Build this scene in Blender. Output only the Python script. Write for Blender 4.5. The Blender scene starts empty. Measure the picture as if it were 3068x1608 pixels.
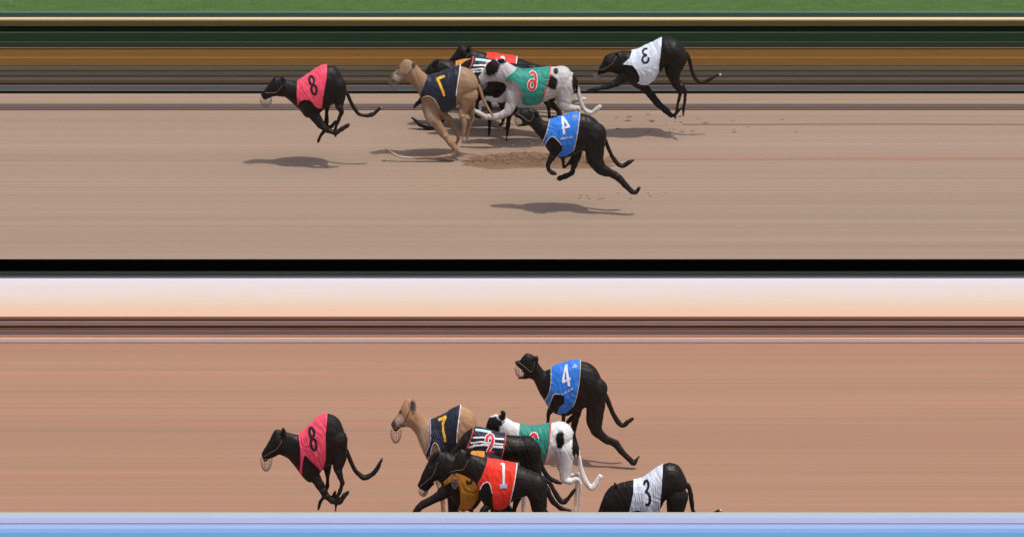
import bpy, bmesh, math, random
from mathutils import Vector, Matrix, noise
from mathutils.bvhtree import BVHTree

random.seed(7)
scene = bpy.context.scene
col = scene.collection
R = math.radians

# ------------------------------------------------------------------ camera
PITCH = R(20.0)
SP, CP = math.sin(PITCH), math.cos(PITCH)
S = 300.0                       # photograph pixels per metre
IW, IH = 3068.0, 1608.0
VIEW = Vector((0, CP, -SP))
UP = Vector((0, SP, CP))
cam = bpy.data.cameras.new('camera')
cam.type = 'ORTHO'
cam.ortho_scale = IW / S
cam.clip_start = 0.1
cam.clip_end = 400
camo = bpy.data.objects.new('camera', cam)
col.objects.link(camo)
camo.location = UP * (IH / 2 / S) - VIEW * 25.0
camo.rotation_euler = (R(90) - PITCH, 0, 0)
scene.camera = camo

# ------------------------------------------------------------------ light
KX, KY = 0.23, 0.25              # shadow shift per metre of height: left, and away from the camera
sun_dir = Vector((-KX, KY, -1.0)).normalized()     # the way the light travels
world = bpy.data.worlds.new('World')
scene.world = world
world.use_nodes = True
wn = world.node_tree
bg = wn.nodes['Background']
sky = wn.nodes.new('ShaderNodeTexSky')
sky.sky_type = 'NISHITA'
sky.sun_disc = False
sky.sun_elevation = math.asin(-sun_dir.z)
sky.sun_rotation = math.atan2(-sun_dir.x, -sun_dir.y)
sky.air_density = 0.8
sky.dust_density = 4.0
bg.inputs['Strength'].default_value = 0.15
wn.links.new(sky.outputs[0], bg.inputs[0])
sl = bpy.data.lights.new('sun', 'SUN')
sl.energy = 3.0
sl.angle = R(0.5)
sl.color = (1.0, 0.95, 0.88)
slo = bpy.data.objects.new('sun', sl)
col.objects.link(slo)
slo.rotation_euler = (-sun_dir).to_track_quat('Z', 'Y').to_euler()
slo.location = (3, -6, 12)
vs = scene.view_settings
vs.view_transform = 'Standard'
vs.look = 'None'
vs.exposure = -0.12
vs.gamma = 1.0
vs.use_curve_mapping = False

# ------------------------------------------------------------------ helpers
def lin(r, g, b):
    def f(c):
        c /= 255.0
        return c / 12.92 if c <= 0.04045 else ((c + 0.055) / 1.055) ** 2.4
    return (f(r), f(g), f(b), 1.0)

def sc(c, k):
    return (c[0] * k, c[1] * k, c[2] * k, 1.0)

def new_mat(name):
    m = bpy.data.materials.new(name)
    m.use_nodes = True
    return m, m.node_tree, m.node_tree.nodes['Principled BSDF']

def streak_mat(name, base, amp=0.12, freq=45.0, xs=0.03, rough=0.75, tint=None, grain=0.05,
               bump=0.0, spec=0.3, grain_scale=90.0, detail=5.0):
    """surface drawn out along the running direction: boards and raked sand"""
    m, nt, bs = new_mat(name)
    N, L = nt.nodes, nt.links
    tc = N.new('ShaderNodeTexCoord')
    mp = N.new('ShaderNodeMapping')
    mp.inputs['Scale'].default_value = (xs, 1, 1)
    L.new(tc.outputs['Object'], mp.inputs[0])
    nz = N.new('ShaderNodeTexNoise')
    nz.inputs['Scale'].default_value = freq
    nz.inputs['Detail'].default_value = detail
    nz.inputs['Roughness'].default_value = 0.7
    L.new(mp.outputs[0], nz.inputs['Vector'])
    cr = N.new('ShaderNodeValToRGB')
    t = tint or base
    cr.color_ramp.elements[0].position = 0.28
    cr.color_ramp.elements[0].color = sc(base, 1 - amp)
    cr.color_ramp.elements[1].position = 0.72
    cr.color_ramp.elements[1].color = sc(t, 1 + amp)
    L.new(nz.outputs['Fac'], cr.inputs[0])
    g = N.new('ShaderNodeTexNoise')
    g.inputs['Scale'].default_value = grain_scale
    g.inputs['Detail'].default_value = 3
    L.new(tc.outputs['Object'], g.inputs['Vector'])
    mr = N.new('ShaderNodeMapRange')
    mr.inputs[1].default_value = 0.3
    mr.inputs[2].default_value = 0.7
    mr.inputs[3].default_value = 1 - grain
    mr.inputs[4].default_value = 1 + grain
    L.new(g.outputs['Fac'], mr.inputs[0])
    mx = N.new('ShaderNodeMix')
    mx.data_type = 'RGBA'
    mx.blend_type = 'MULTIPLY'
    mx.inputs[0].default_value = 1.0
    L.new(cr.outputs[0], mx.inputs[6])
    L.new(mr.outputs[0], mx.inputs[7])
    L.new(mx.outputs[2], bs.inputs['Base Color'])
    bs.inputs['Roughness'].default_value = rough
    bs.inputs['Specular IOR Level'].default_value = spec
    if bump:
        b = N.new('ShaderNodeBump')
        b.inputs['Strength'].default_value = bump
        b.inputs['Distance'].default_value = 0.01
        ad = N.new('ShaderNodeMath')
        ad.operation = 'ADD'
        L.new(nz.outputs['Fac'], ad.inputs[0])
        L.new(g.outputs['Fac'], ad.inputs[1])
        L.new(ad.outputs[0], b.inputs['Height'])
        L.new(b.outputs[0], bs.inputs['Normal'])
    return m

def sand_mat(name, warm, olive, line=0.74):
    """harrowed sand: long even furrows of two sand tones with thin darker lines, and grain"""
    m, nt, bs = new_mat(name)
    N, L = nt.nodes, nt.links
    tc = N.new('ShaderNodeTexCoord')
    def noise_y(scale, xs, detail, rough=0.6, seed=0.0):
        mp = N.new('ShaderNodeMapping')
        mp.inputs['Scale'].default_value = (xs, 1, 1)
        mp.inputs['Location'].default_value = (seed, seed * 3.1, 0)
        L.new(tc.outputs['Object'], mp.inputs[0])
        n = N.new('ShaderNodeTexNoise')
        n.inputs['Scale'].default_value = scale
        n.inputs['Detail'].default_value = detail
        n.inputs['Roughness'].default_value = rough
        L.new(mp.outputs[0], n.inputs['Vector'])
        return n.outputs['Fac']
    def rng(v, a, b, c, d):
        r = N.new('ShaderNodeMapRange')
        for k, x in enumerate((a, b, c, d)):
            r.inputs[k + 1].default_value = x
        L.new(v, r.inputs[0])
        return r.outputs[0]
    def mul(a, b):
        x = N.new('ShaderNodeMix'); x.data_type = 'RGBA'; x.blend_type = 'MULTIPLY'
        x.inputs[0].default_value = 1.0
        L.new(a, x.inputs[6]); L.new(b, x.inputs[7])
        return x.outputs[2]
    hue = N.new('ShaderNodeMix'); hue.data_type = 'RGBA'
    hue.inputs[6].default_value = warm
    hue.inputs[7].default_value = olive
    L.new(rng(noise_y(5.0, 0.006, 6, 0.75), 0.36, 0.64, 0, 1), hue.inputs[0])
    c = mul(hue.outputs[2], rng(noise_y(1.6, 0.01, 3, 0.6, 4.0), 0.3, 0.7, 0.94, 1.06))
    c = mul(c, rng(noise_y(34.0, 0.0015, 4, 0.7, 9.0), 0.3, 0.7, 0.86, 1.14))
    c = mul(c, rng(noise_y(17.0, 0.0008, 2, 0.5, 21.0), 0.255, 0.31, line, 1.0))
    c = mul(c, rng(noise_y(70.0, 1.0, 3, 0.6, 2.0), 0.25, 0.75, 0.92, 1.08))
    L.new(c, bs.inputs['Base Color'])
    bs.inputs['Roughness'].default_value = 0.95
    bs.inputs['Specular IOR Level'].default_value = 0.08
    b = N.new('ShaderNodeBump')
    b.inputs['Strength'].default_value = 0.2
    b.inputs['Distance'].default_value = 0.008
    L.new(noise_y(120.0, 0.5, 3), b.inputs['Height'])
    L.new(b.outputs[0], bs.inputs['Normal'])
    return m

def cloth_mat(name, base, rough=0.55, amp=0.14):
    m, nt, bs = new_mat(name)
    N, L = nt.nodes, nt.links
    tc = N.new('ShaderNodeTexCoord')
    mp = N.new('ShaderNodeMapping')
    mp.inputs['Rotation'].default_value = (0, R(14), 0)
    mp.inputs['Scale'].default_value = (22, 14, 5)
    L.new(tc.outputs['Object'], mp.inputs[0])
    nz = N.new('ShaderNodeTexNoise')
    nz.inputs['Scale'].default_value = 1.0
    nz.inputs['Detail'].default_value = 4
    L.new(mp.outputs[0], nz.inputs['Vector'])
    cr = N.new('ShaderNodeValToRGB')
    cr.color_ramp.elements[0].position = 0.3
    cr.color_ramp.elements[0].color = sc(base, 1 - amp)
    cr.color_ramp.elements[1].position = 0.7
    cr.color_ramp.elements[1].color = sc(base, 1 + amp * 0.6)
    L.new(nz.outputs['Fac'], cr.inputs[0])
    L.new(cr.outputs[0], bs.inputs['Base Color'])
    b = N.new('ShaderNodeBump')
    b.inputs['Strength'].default_value = 0.55
    b.inputs['Distance'].default_value = 0.03
    L.new(nz.outputs['Fac'], b.inputs['Height'])
    L.new(b.outputs[0], bs.inputs['Normal'])
    bs.inputs['Roughness'].default_value = rough
    bs.inputs['Specular IOR Level'].default_value = 0.35
    bs.inputs['Sheen Weight'].default_value = 0.15
    return m

def plain_mat(name, base, rough=0.6, metallic=0.0):
    m, nt, bs = new_mat(name)
    N, L = nt.nodes, nt.links
    tc = N.new('ShaderNodeTexCoord')
    nz = N.new('ShaderNodeTexNoise')
    nz.inputs['Scale'].default_value = 60
    L.new(tc.outputs['Object'], nz.inputs['Vector'])
    cr = N.new('ShaderNodeValToRGB')
    cr.color_ramp.elements[0].color = sc(base, 0.88)
    cr.color_ramp.elements[1].color = sc(base, 1.1)
    L.new(nz.outputs['Fac'], cr.inputs[0])
    L.new(cr.outputs[0], bs.inputs['Base Color'])
    bs.inputs['Roughness'].default_value = rough
    bs.inputs['Metallic'].default_value = metallic
    return m

def coat_mat(name, rough=0.54, spec=0.33, bump=0.3):
    """short dog coat; its colour comes from the animal's own markings (attribute)"""
    m, nt, bs = new_mat(name)
    N, L = nt.nodes, nt.links
    at = N.new('ShaderNodeAttribute')
    at.attribute_name = 'marking'
    tc = N.new('ShaderNodeTexCoord')
    mp = N.new('ShaderNodeMapping')
    mp.inputs['Scale'].default_value = (60, 60, 140)
    mp.inputs['Rotation'].default_value = (0, R(35), 0)
    L.new(tc.outputs['Object'], mp.inputs[0])
    nz = N.new('ShaderNodeTexNoise')
    nz.inputs['Scale'].default_value = 1.0
    nz.inputs['Detail'].default_value = 3
    L.new(mp.outputs[0], nz.inputs['Vector'])
    nb = N.new('ShaderNodeTexNoise')
    nb.inputs['Scale'].default_value = 11.0
    nb.inputs['Detail'].default_value = 2
    L.new(tc.outputs['Object'], nb.inputs['Vector'])
    mr = N.new('ShaderNodeMapRange')
    mr.inputs[1].default_value = 0.3
    mr.inputs[2].default_value = 0.7
    mr.inputs[3].default_value = 0.8
    mr.inputs[4].default_value = 1.2
    L.new(nz.outputs['Fac'], mr.inputs[0])
    mx = N.new('ShaderNodeMix')
    mx.data_type = 'RGBA'
    mx.blend_type = 'MULTIPLY'
    mx.inputs[0].default_value = 1.0
    L.new(at.outputs['Color'], mx.inputs[6])
    L.new(mr.outputs[0], mx.inputs[7])
    L.new(mx.outputs[2], bs.inputs['Base Color'])
    ad = N.new('ShaderNodeMath')
    ad.operation = 'MULTIPLY_ADD'
    L.new(nb.outputs['Fac'], ad.inputs[0])
    ad.inputs[1].default_value = 4.0
    L.new(nz.outputs['Fac'], ad.inputs[2])
    b = N.new('ShaderNodeBump')
    b.inputs['Strength'].default_value = bump
    b.inputs['Distance'].default_value = 0.006
    L.new(ad.outputs[0], b.inputs['Height'])
    L.new(b.outputs[0], bs.inputs['Normal'])
    rr = N.new('ShaderNodeMapRange')
    rr.inputs[1].default_value = 0.35
    rr.inputs[2].default_value = 0.65
    rr.inputs[3].default_value = rough - 0.12
    rr.inputs[4].default_value = rough + 0.16
    L.new(nb.outputs['Fac'], rr.inputs[0])
    L.new(rr.outputs[0], bs.inputs['Roughness'])
    bs.inputs['Specular IOR Level'].default_value = spec
    return m

def obj(name, me, mat=None, parent=None, smooth=True):
    o = bpy.data.objects.new(name, me)
    col.objects.link(o)
    if mat:
        me.materials.append(mat)
    if smooth:
        me.polygons.foreach_set('use_smooth', [True] * len(me.polygons))
    if parent:
        o.parent = parent
        o.matrix_parent_inverse = Matrix.Translation(parent.location).inverted()
    return o

def tag(o, label=None, cat=None, group=None, kind=None):
    if label: o['label'] = label
    if cat: o['category'] = cat
    if group: o['group'] = group
    if kind: o['kind'] = kind
    return o

def empty(name, loc):
    o = bpy.data.objects.new(name, None)
    o.empty_display_size = 0.2
    o.location = loc
    col.objects.link(o)
    return o

def z_of(py, y):                 # height at which a point at depth y appears on picture row py
    return ((IH - py) / S - y * SP) / CP

def y_of(py):                    # depth at which the ground appears on picture row py
    return (IH - py) / S / SP

def catmull(pts, n):
    """smooth list of equal-length tuples"""
    out = []
    m = len(pts)
    for i in range(m - 1):
        p0 = pts[max(i - 1, 0)]; p1 = pts[i]; p2 = pts[i + 1]; p3 = pts[min(i + 2, m - 1)]
        for k in range(n):
            t = k / n
            out.append(tuple(0.5 * ((2 * b) + (-a + c) * t + (2 * a - 5 * b + 4 * c - d) * t * t + (-a + 3 * b - 3 * c + d) * t ** 3)
                             for a, b, c, d in zip(p0, p1, p2, p3)))
    out.append(tuple(pts[-1]))
    return out

XH = 13.0
def profile_bar(name, prof, mat, parent=None, x0=-XH, x1=XH, smooth=False, nx=1):
    """a long bar: closed (y, z) outline drawn out along the track"""
    bm = bmesh.new()
    rings = []
    for i in range(nx + 1):
        x = x0 + (x1 - x0) * i / nx
        rings.append([bm.verts.new((x, y, z)) for y, z in prof])
    n = len(prof)
    for a, b in zip(rings, rings[1:]):
        for i in range(n):
            bm.faces.new((a[i], a[(i + 1) % n], b[(i + 1) % n], b[i]))
    bm.faces.new(rings[0])
    bm.faces.new(list(reversed(rings[-1])))
    bmesh.ops.recalc_face_normals(bm, faces=bm.faces)
    me = bpy.data.meshes.new(name)
    bm.to_mesh(me)
    bm.free()
    return obj(name, me, mat, parent, smooth)

def board(name, y, py0, py1, thick, mat, parent=None, bev=0.004):
    """board whose front face at depth y spans picture rows py0..py1"""
    z1, z0 = z_of(py0, y), z_of(py1, y)
    b = min(bev, (z1 - z0) * 0.3)
    prof = [(y + b, z0), (y, z0 + b), (y, z1 - b), (y + b, z1), (y + thick, z1), (y + thick, z0)]
    return profile_bar(name, prof, mat, parent)

def roll(name, y, py0, py1, depth, mat, parent=None, n=20):
    z1, z0 = z_of(py0, y), z_of(py1, y)
    c, h = (z0 + z1) / 2, (z1 - z0) / 2
    prof = []
    for i in range(n + 1):
        a = -math.pi / 2 + math.pi * i / n
        prof.append((y - depth * abs(math.cos(a)) ** 0.8, c + h * math.sin(a)))
    prof += [(y + 0.008, z1), (y + 0.008, z0)]
    return profile_bar(name, prof, mat, parent, smooth=True)

def sheet(name, x0, x1, y0, y1, z, mat, zf=None, nx=1, ny=1):
    bm = bmesh.new()
    g = []
    for j in range(ny + 1):
        y = y0 + (y1 - y0) * j / ny
        g.append([bm.verts.new((x0 + (x1 - x0) * i / nx, y, zf(x0 + (x1 - x0) * i / nx, y) if zf else z)) for i in range(nx + 1)])
    for j in range(ny):
        for i in range(nx):
            bm.faces.new((g[j][i], g[j][i + 1], g[j + 1][i + 1], g[j + 1][i]))
    me = bpy.data.meshes.new(name)
    bm.to_mesh(me)
    bm.free()
    return obj(name, me, mat, None, True)

# ------------------------------------------------------------------ setting
YB = y_of(1027)      # centre barrier foot
YF = y_of(282)       # far fence foot
YN = -1.5            # near rail

sand_far = sand_mat('pale_sand', lin(152, 127, 111), lin(142, 126, 108))
sand_near = sand_mat('pink_sand', lin(160, 119, 100), lin(149, 121, 98))
ground_m = streak_mat('earth', lin(120, 100, 80), amp=0.1, freq=6, xs=0.4, rough=0.95, spec=0.1)

tag(sheet('ground', -150, 150, -60, 200, -0.03, ground_m), kind='structure')
tag(sheet('lower_sand_track', -40, 40, -8, YB + 1.2, 0.0, sand_near), kind='structure')
tag(sheet('upper_sand_track', -40, 40, YB + 0.4, YF + 0.6, 0.004, sand_far), kind='structure')

def M(name, rgb, **k):
    return streak_mat(name, lin(*rgb), **k)

# near rail in front of the lower track
nr = empty('near_rail', (0, YN, 0))
tag(nr, 'pale lavender and sky blue painted rail along the bottom edge, below the lower dogs', 'rail')
def yn(py):                      # the rail's painted boards lean back from the camera
    return YN - 0.02 + (1640 - py) * 0.0016
def rail_board(name, pt, pb, mat, d=0.0):
    z1, z0 = z_of(pt, yn(pt) + d), z_of(pb, yn(pb) + d)
    return profile_bar(name, [(yn(pb) + d, z0), (yn(pt) + d, z1), (yn(pt) + d + 0.02, z1 - 0.008), (yn(pb) + d + 0.02, z0 - 0.008)], mat, nr)
rail_board('top_cap', 1533, 1537, M('cap_green_grey', (172, 184, 168), amp=0.05), 0.002)
rail_board('upper_board', 1537, 1550, M('pale_lavender', (172, 187, 214), amp=0.03, rough=0.6))
rail_board('middle_board', 1550, 1566, M('lavender_blue', (163, 175, 212), amp=0.03, rough=0.6))
rail_board('joint_strip', 1566, 1570, M('grey_joint', (140, 141, 160), amp=0.05), 0.003)
rail_board('light_blue_board', 1570, 1582, M('periwinkle', (152, 178, 230), amp=0.04, rough=0.6))
rail_board('blue_board', 1582, 1594, M('mid_blue', (118, 164, 214), amp=0.04, rough=0.6))
rail_board('sky_blue_board', 1594, 1650, M('sky_blue_paint', (96, 150, 192), amp=0.06, rough=0.6, freq=25))
post_m = plain_mat('rail_post_grey', lin(150, 152, 160))
for px in range(-12, 13, 3):
    me = bpy.data.meshes.new('post')
    bm = bmesh.new()
    bmesh.ops.create_cube(bm, size=1.0)
    for v in bm.verts:
        v.co = Vector((px + v.co.x * 0.08, YN + 0.10 + v.co.y * 0.06, 0.26 + v.co.z * 0.52))
    bm.to_mesh(me); bm.free()
    obj('post', me, post_m, nr, False)

# centre barrier between the tracks
cb = empty('centre_barrier', (0, YB, 0))
tag(cb, 'padded white barrier with black top board and brown planks between the two sand tracks', 'barrier')
board('kerb_board', YB - 0.004, 1010, 1028, 0.10, M('kerb_pale', (212, 196, 196), amp=0.06, freq=60), cb, bev=0.012)
board('orange_board', YB, 1004, 1011, 0.08, M('orange_board', (205, 138, 96), amp=0.08), cb)
board('grey_plank', YB + 0.004, 989, 1004, 0.07, M('grey_plank', (118, 106, 102), amp=0.12, freq=70), cb)
board('brown_plank', YB + 0.008, 981, 989, 0.07, M('brown_plank', (112, 80, 48), amp=0.15, freq=70), cb)
board('dark_gap_board', YB + 0.020, 976, 981, 0.05, M('maroon_dark', (58, 30, 28), amp=0.1), cb)
board('mauve_plank', YB + 0.004, 962, 976, 0.07, M('mauve_plank', (152, 124, 118), amp=0.1, freq=70), cb)
board('lower_gap_board', YB + 0.020, 956, 962, 0.05, M('maroon_dark2', (70, 40, 38), amp=0.1), cb)
def lean(name, rows, thick, mat):
    """padded board following (picture row, depth) points"""
    f = [(y, z_of(py, y)) for py, y in rows]
    f = [tuple(p) for p in catmull(f, 4)]
    return profile_bar(name, f + [(f[-1][0] + thick, f[-1][1]), (f[0][0] + thick + 0.1, f[0][1])], mat, cb, smooth=False)
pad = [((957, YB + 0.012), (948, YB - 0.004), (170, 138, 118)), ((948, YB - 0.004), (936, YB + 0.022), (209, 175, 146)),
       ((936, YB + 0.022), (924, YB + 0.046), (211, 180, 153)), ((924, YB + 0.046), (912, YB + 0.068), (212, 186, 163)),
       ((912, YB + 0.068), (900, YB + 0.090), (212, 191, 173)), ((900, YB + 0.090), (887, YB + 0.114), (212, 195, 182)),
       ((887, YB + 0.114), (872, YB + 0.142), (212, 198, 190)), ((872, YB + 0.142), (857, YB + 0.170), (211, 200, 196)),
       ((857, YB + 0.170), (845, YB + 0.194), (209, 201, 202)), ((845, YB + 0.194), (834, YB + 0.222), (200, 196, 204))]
for i, (p0, p1, c) in enumerate(pad):
    lean('padding_strip', [p0, p1], 0.03, M('vinyl_bounce_tint', c, amp=0.015, freq=20, rough=0.6, grain=0.01))  # peach-to-white grade paints sand bounce and sky light into the strips
board('steel_strip', YB + 0.23, 827, 834, 0.06, M('steel_strip', (92, 104, 112), amp=0.06), cb)
board('charcoal_strip', YB + 0.232, 813, 827, 0.06, M('charcoal_strip', (52, 56, 52), amp=0.12), cb)
board('black_top_board', YB + 0.234, 779, 813, 0.03, M('black_board', (3, 3, 2), amp=0.3, rough=0.9, spec=0.02), cb)

# far fence rail's shadow painted as dark strips on the upper sand
es = streak_mat('rail_shadow', lin(92, 78, 73), amp=0.1, freq=60)
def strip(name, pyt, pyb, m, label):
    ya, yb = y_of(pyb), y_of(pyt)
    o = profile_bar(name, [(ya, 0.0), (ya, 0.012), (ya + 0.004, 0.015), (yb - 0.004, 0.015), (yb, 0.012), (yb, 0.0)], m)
    return tag(o, label, 'rail_shadow')
strip('rail_shadow_strip', 315, 326, es, 'wider grey brown strip of painted rail shadow lying in the upper sand near the fence')
strip('rail_shadow_strip', 328, 332, streak_mat('rail_shadow_thin', lin(98, 78, 68), amp=0.1), 'thin brown strip of painted rail shadow just in front of the wider one on the upper sand')

# far fence
ff = empty('slatted_fence', (0, YF, 0))
tag(ff, 'low fence of grey and brown slats with a navy base along the upper track', 'fence')
board('navy_base_board', YF, 273, 283, 0.05, M('navy_board', (6, 12, 26), amp=0.15), ff)
board('light_bead', YF, 270.5, 273, 0.03, M('light_bead', (104, 116, 104), amp=0.06), ff)
ramp = [(256, 270, (104, 100, 102)), (250, 256, (70, 60, 52)), (239, 250, (92, 78, 56)), (229, 239, (110, 102, 96)),
        (224, 229, (78, 68, 48)), (212, 224, (98, 92, 78)), (200, 212, (104, 98, 80))]
for i, (a, b, c) in enumerate(ramp):
    board('slat', YF + 0.004 * (1 + i % 2), a, b, 0.045, M('slat_paint', c, amp=0.14, freq=90), ff)
board('dark_rail', YF + 0.006, 197, 200, 0.012, M('dark_rail', (54, 42, 34), amp=0.1), ff)

# ochre board fence behind it
of = empty('ochre_hoarding', (0, YF + 0.3, 0))
tag(of, 'ochre brown hoarding running behind the grey slatted fence', 'hoarding')
YO = YF + 0.3
board('ochre_board', YO, 172, 232, 0.04, M('ochre_low', (158, 114, 56), amp=0.10, freq=60), of)
board('ochre_board', YO + 0.004, 147, 172, 0.012, M('ochre_high', (160, 116, 56), amp=0.10, freq=60), of)
board('orange_bead', YO, 143.5, 147, 0.01, M('orange_bead', (118, 82, 50), amp=0.1), of)

# dark green shade cloth
YG = YF + 0.55
gf = empty('shade_cloth_fence', (0, YG, 0))
tag(gf, 'dark green shade cloth fence behind the ochre hoarding', 'fence')
board('cloth_panel', YG, 126, 190, 0.03, M('cloth_grey_green', (56, 66, 54), amp=0.15, freq=50), gf)
board('cloth_panel', YG + 0.006, 98, 126, 0.03, M('cloth_green', (42, 62, 40), amp=0.18, freq=50), gf)
board('cloth_panel', YG + 0.03, 80, 98, 0.03, M('cloth_dark', (9, 36, 9), amp=0.35, freq=50), gf)
board('olive_board', YG + 0.012, 63, 80, 0.03, M('olive_board', (92, 82, 48), amp=0.16, freq=60), gf)

# pale rail on top, grass bank behind
YR = YG + 0.1
tr = roll('top_rail', YR, 53, 63, 0.03, M('tan_rail', (216, 186, 142), amp=0.05, rough=0.5))
tag(tr, 'pale tan handrail running above the dark green fence', 'rail')
YK = YR + 0.4
kb = board('kickboard', YK, 38, 110, 0.04, M('teal_grey_board', (74, 102, 88), amp=0.16, freq=40))
tag(kb, 'grey green low board at the foot of the grass bank', 'board')
zk = z_of(38, YK)
grass_m = streak_mat('grass', lin(68, 94, 48), amp=0.16, freq=18, xs=0.25, rough=0.9, spec=0.1, grain=0.2, grain_scale=45, tint=lin(74, 96, 54), bump=0.5)
gb = sheet('grass_bank', -40, 40, YK + 0.03, YK + 14, 0, grass_m, zf=lambda x, y: zk - 0.02 + 0.12 * (y - YK - 0.03) + 0.02 * noise.noise((x * 1.5, y * 3, 0)), nx=160, ny=40)
tag(gb, kind='structure')

# ------------------------------------------------------------------ dog builder
def skin_rings(bm, rings):
    rv = [[bm.verts.new(p) for p in r] for r in rings]
    n = len(rv[0])
    for a, b in zip(rv, rv[1:]):
        for i in range(n):
            bm.faces.new((a[i], a[(i + 1) % n], b[(i + 1) % n], b[i]))
    for r in (rv[0], rv[-1]):
        c = bm.verts.new(sum((v.co for v in r), Vector()) / n)
        for i in range(n):
            bm.faces.new((r[i], r[(i + 1) % n], c))

def tube(bm, pts, n=10, flat=1.0):
    """pts: list of (Vector, radius); rings turned to the path"""
    rings = []
    m = len(pts)
    for i, (p, r) in enumerate(pts):
        d = (pts[min(i + 1, m - 1)][0] - pts[max(i - 1, 0)][0])
        if d.length < 1e-6: d = Vector((0, 0, 1))
        d.normalize()
        a = d.cross(Vector((0, 1, 0)))
        if a.length < 0.1: a = Vector((1, 0, 0))
        a.normalize()
        b = d.cross(a).normalized()
        f = flat if r > 0.04 else 1.0
        rings.append([p + a * r * math.cos(2 * math.pi * k / n) + b * r * f * math.sin(2 * math.pi * k / n) for k in range(n)])
    skin_rings(bm, rings)

def ball(bm, c, rx, ry, rz, seg=10):
    bmesh.ops.create_uvsphere(bm, u_segments=seg, v_segments=max(6, seg // 2 + 2), radius=1.0,
                              matrix=Matrix.Translation(c) @ Matrix.Diagonal((rx, ry, rz, 1)))

DEPS = bpy.context.evaluated_depsgraph_get
def remesh(bm, voxel, smooth_it=2):
    bmesh.ops.recalc_face_normals(bm, faces=bm.faces)
    me = bpy.data.meshes.new('tmp')
    bm.to_mesh(me); bm.free()
    o = bpy.data.objects.new('tmp', me)
    col.objects.link(o)
    md = o.modifiers.new('r', 'REMESH')
    md.mode = 'VOXEL'
    md.voxel_size = voxel
    ms = o.modifiers.new('s', 'SMOOTH')
    ms.iterations = smooth_it
    ms.factor = 0.5
    dg = DEPS(); dg.update()
    out = bpy.data.meshes.new_from_object(o.evaluated_get(dg))
    bpy.data.objects.remove(o)
    bpy.data.meshes.remove(me)
    return out

def bool_intersect(me_a, me_b):
    oa = bpy.data.objects.new('ta', me_a); ob = bpy.data.objects.new('tb', me_b)
    col.objects.link(oa); col.objects.link(ob)
    md = oa.modifiers.new('b', 'BOOLEAN')
    md.operation = 'INTERSECT'
    md.object = ob
    try:
        md.solver = 'MANIFOLD'
    except TypeError:
        md.solver = 'EXACT'
    dg = DEPS(); dg.update()
    out = bpy.data.meshes.new_from_object(oa.evaluated_get(dg))
    bpy.data.objects.remove(oa); bpy.data.objects.remove(ob)
    return out

def stroke_outline(pts, w, closed=False, smooth=True):
    """2-D ribbon along pts (u, v) of width w: returns left and right point lists"""
    n = len(pts)
    L_, R_ = [], []
    for i in range(n):
        if closed:
            a, b = pts[(i - 1) % n], pts[(i + 1) % n]
        else:
            a, b = pts[max(i - 1, 0)], pts[min(i + 1, n - 1)]
        dx, dy = b[0] - a[0], b[1] - a[1]
        l = math.hypot(dx, dy) or 1
        nx, ny = -dy / l, dx / l
        L_.append((pts[i][0] + nx * w / 2, pts[i][1] + ny * w / 2))
        R_.append((pts[i][0] - nx * w / 2, pts[i][1] - ny * w / 2))
    return L_, R_

wire_m = plain_mat('muzzle_wire', lin(120, 116, 118), 0.5)
strap_m = plain_mat('muzzle_strap', lin(95, 85, 75), 0.7)
eye_m = plain_mat('eye_gloss', (0.01, 0.006, 0.004, 1), 0.08)
coat_black = coat_mat('black_coat')
coat_light = coat_mat('light_coat', rough=0.6, spec=0.25, bump=0.3)
BLACK = (0.0085, 0.0060, 0.0046)
tongue_m = plain_mat('tongue', lin(190, 110, 115), 0.4)

CL = {'white': cloth_mat('print_white', lin(232, 232, 236)), 'navy': cloth_mat('print_navy', lin(22, 24, 38)),
      'ink': cloth_mat('print_ink', lin(24, 20, 30)), 'red': cloth_mat('print_red', lin(214, 44, 36)),
      'yellow': cloth_mat('print_yellow', lin(232, 176, 52)), 'trim_white': cloth_mat('trim_white', lin(225, 225, 232)),
      'trim_red': cloth_mat('trim_red', lin(214, 70, 44)), 'trim_sand': cloth_mat('trim_sand', lin(198, 190, 160)),
      'lilac': cloth_mat('print_lilac', lin(186, 190, 224)), 'ice': cloth_mat('print_ice', lin(178, 218, 220)), 'fold_grey': cloth_mat('fold_shade_grey', lin(120, 118, 150)),
      'pinstripe': cloth_mat('pinstripe_grey', lin(90, 96, 116)), 'fold_pink': cloth_mat('fold_shade_pink', lin(176, 40, 66))}  # the fold colours paint crease shade onto the cloth
_jm = {}
def jacket_mat(key, rgb):
    if key not in _jm:
        _jm[key] = cloth_mat(key + '_jacket', lin(*rgb))
    return _jm[key]

def affine(d, f, rs=1.0, over=None):
    """the same dog further off: rows mapped by f"""
    e = dict(d)
    e['body'] = [(a, f(b), c, f(dd), w) for a, b, c, dd, w in d['body']]
    e['legs'] = [(lat, [(x, f(y), r * rs) for x, y, r in ch]) for lat, ch in d['legs']]
    e['extra'] = [(lat, [(x, f(y), r * rs) for x, y, r in ch]) for lat, ch in d.get('extra', [])]
    e['tail'] = [(x, f(y), r * rs) for x, y, r in d['tail']]
    e['jacket'] = [(x, f(y)) for x, y in d['jacket']]
    e['trims'] = [(c, w, [(x, f(y)) for x, y in p]) for c, w, p in d.get('trims', [])]
    e['prints'] = [(c, w, cl, [(x, f(y)) for x, y in p]) for c, w, cl, p in d.get('prints', [])]
    e['lines'] = []
    e['patches'] = [(x, f(y), rx, ry * rs, c) for x, y, rx, ry, c in d.get('patches', [])]
    if d.get('muzzle'):
        x, y, rx, ry = d['muzzle']
        e['muzzle'] = (x, f(y), rx, ry * rs)
    e['eye'] = (d['eye'][0], f(d['eye'][1])) if d.get('eye') else None
    e['strap'] = [(x, f(y)) for x, y in d['strap']] if d.get('strap') else None
    if over: e.update(over)
    return e

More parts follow.
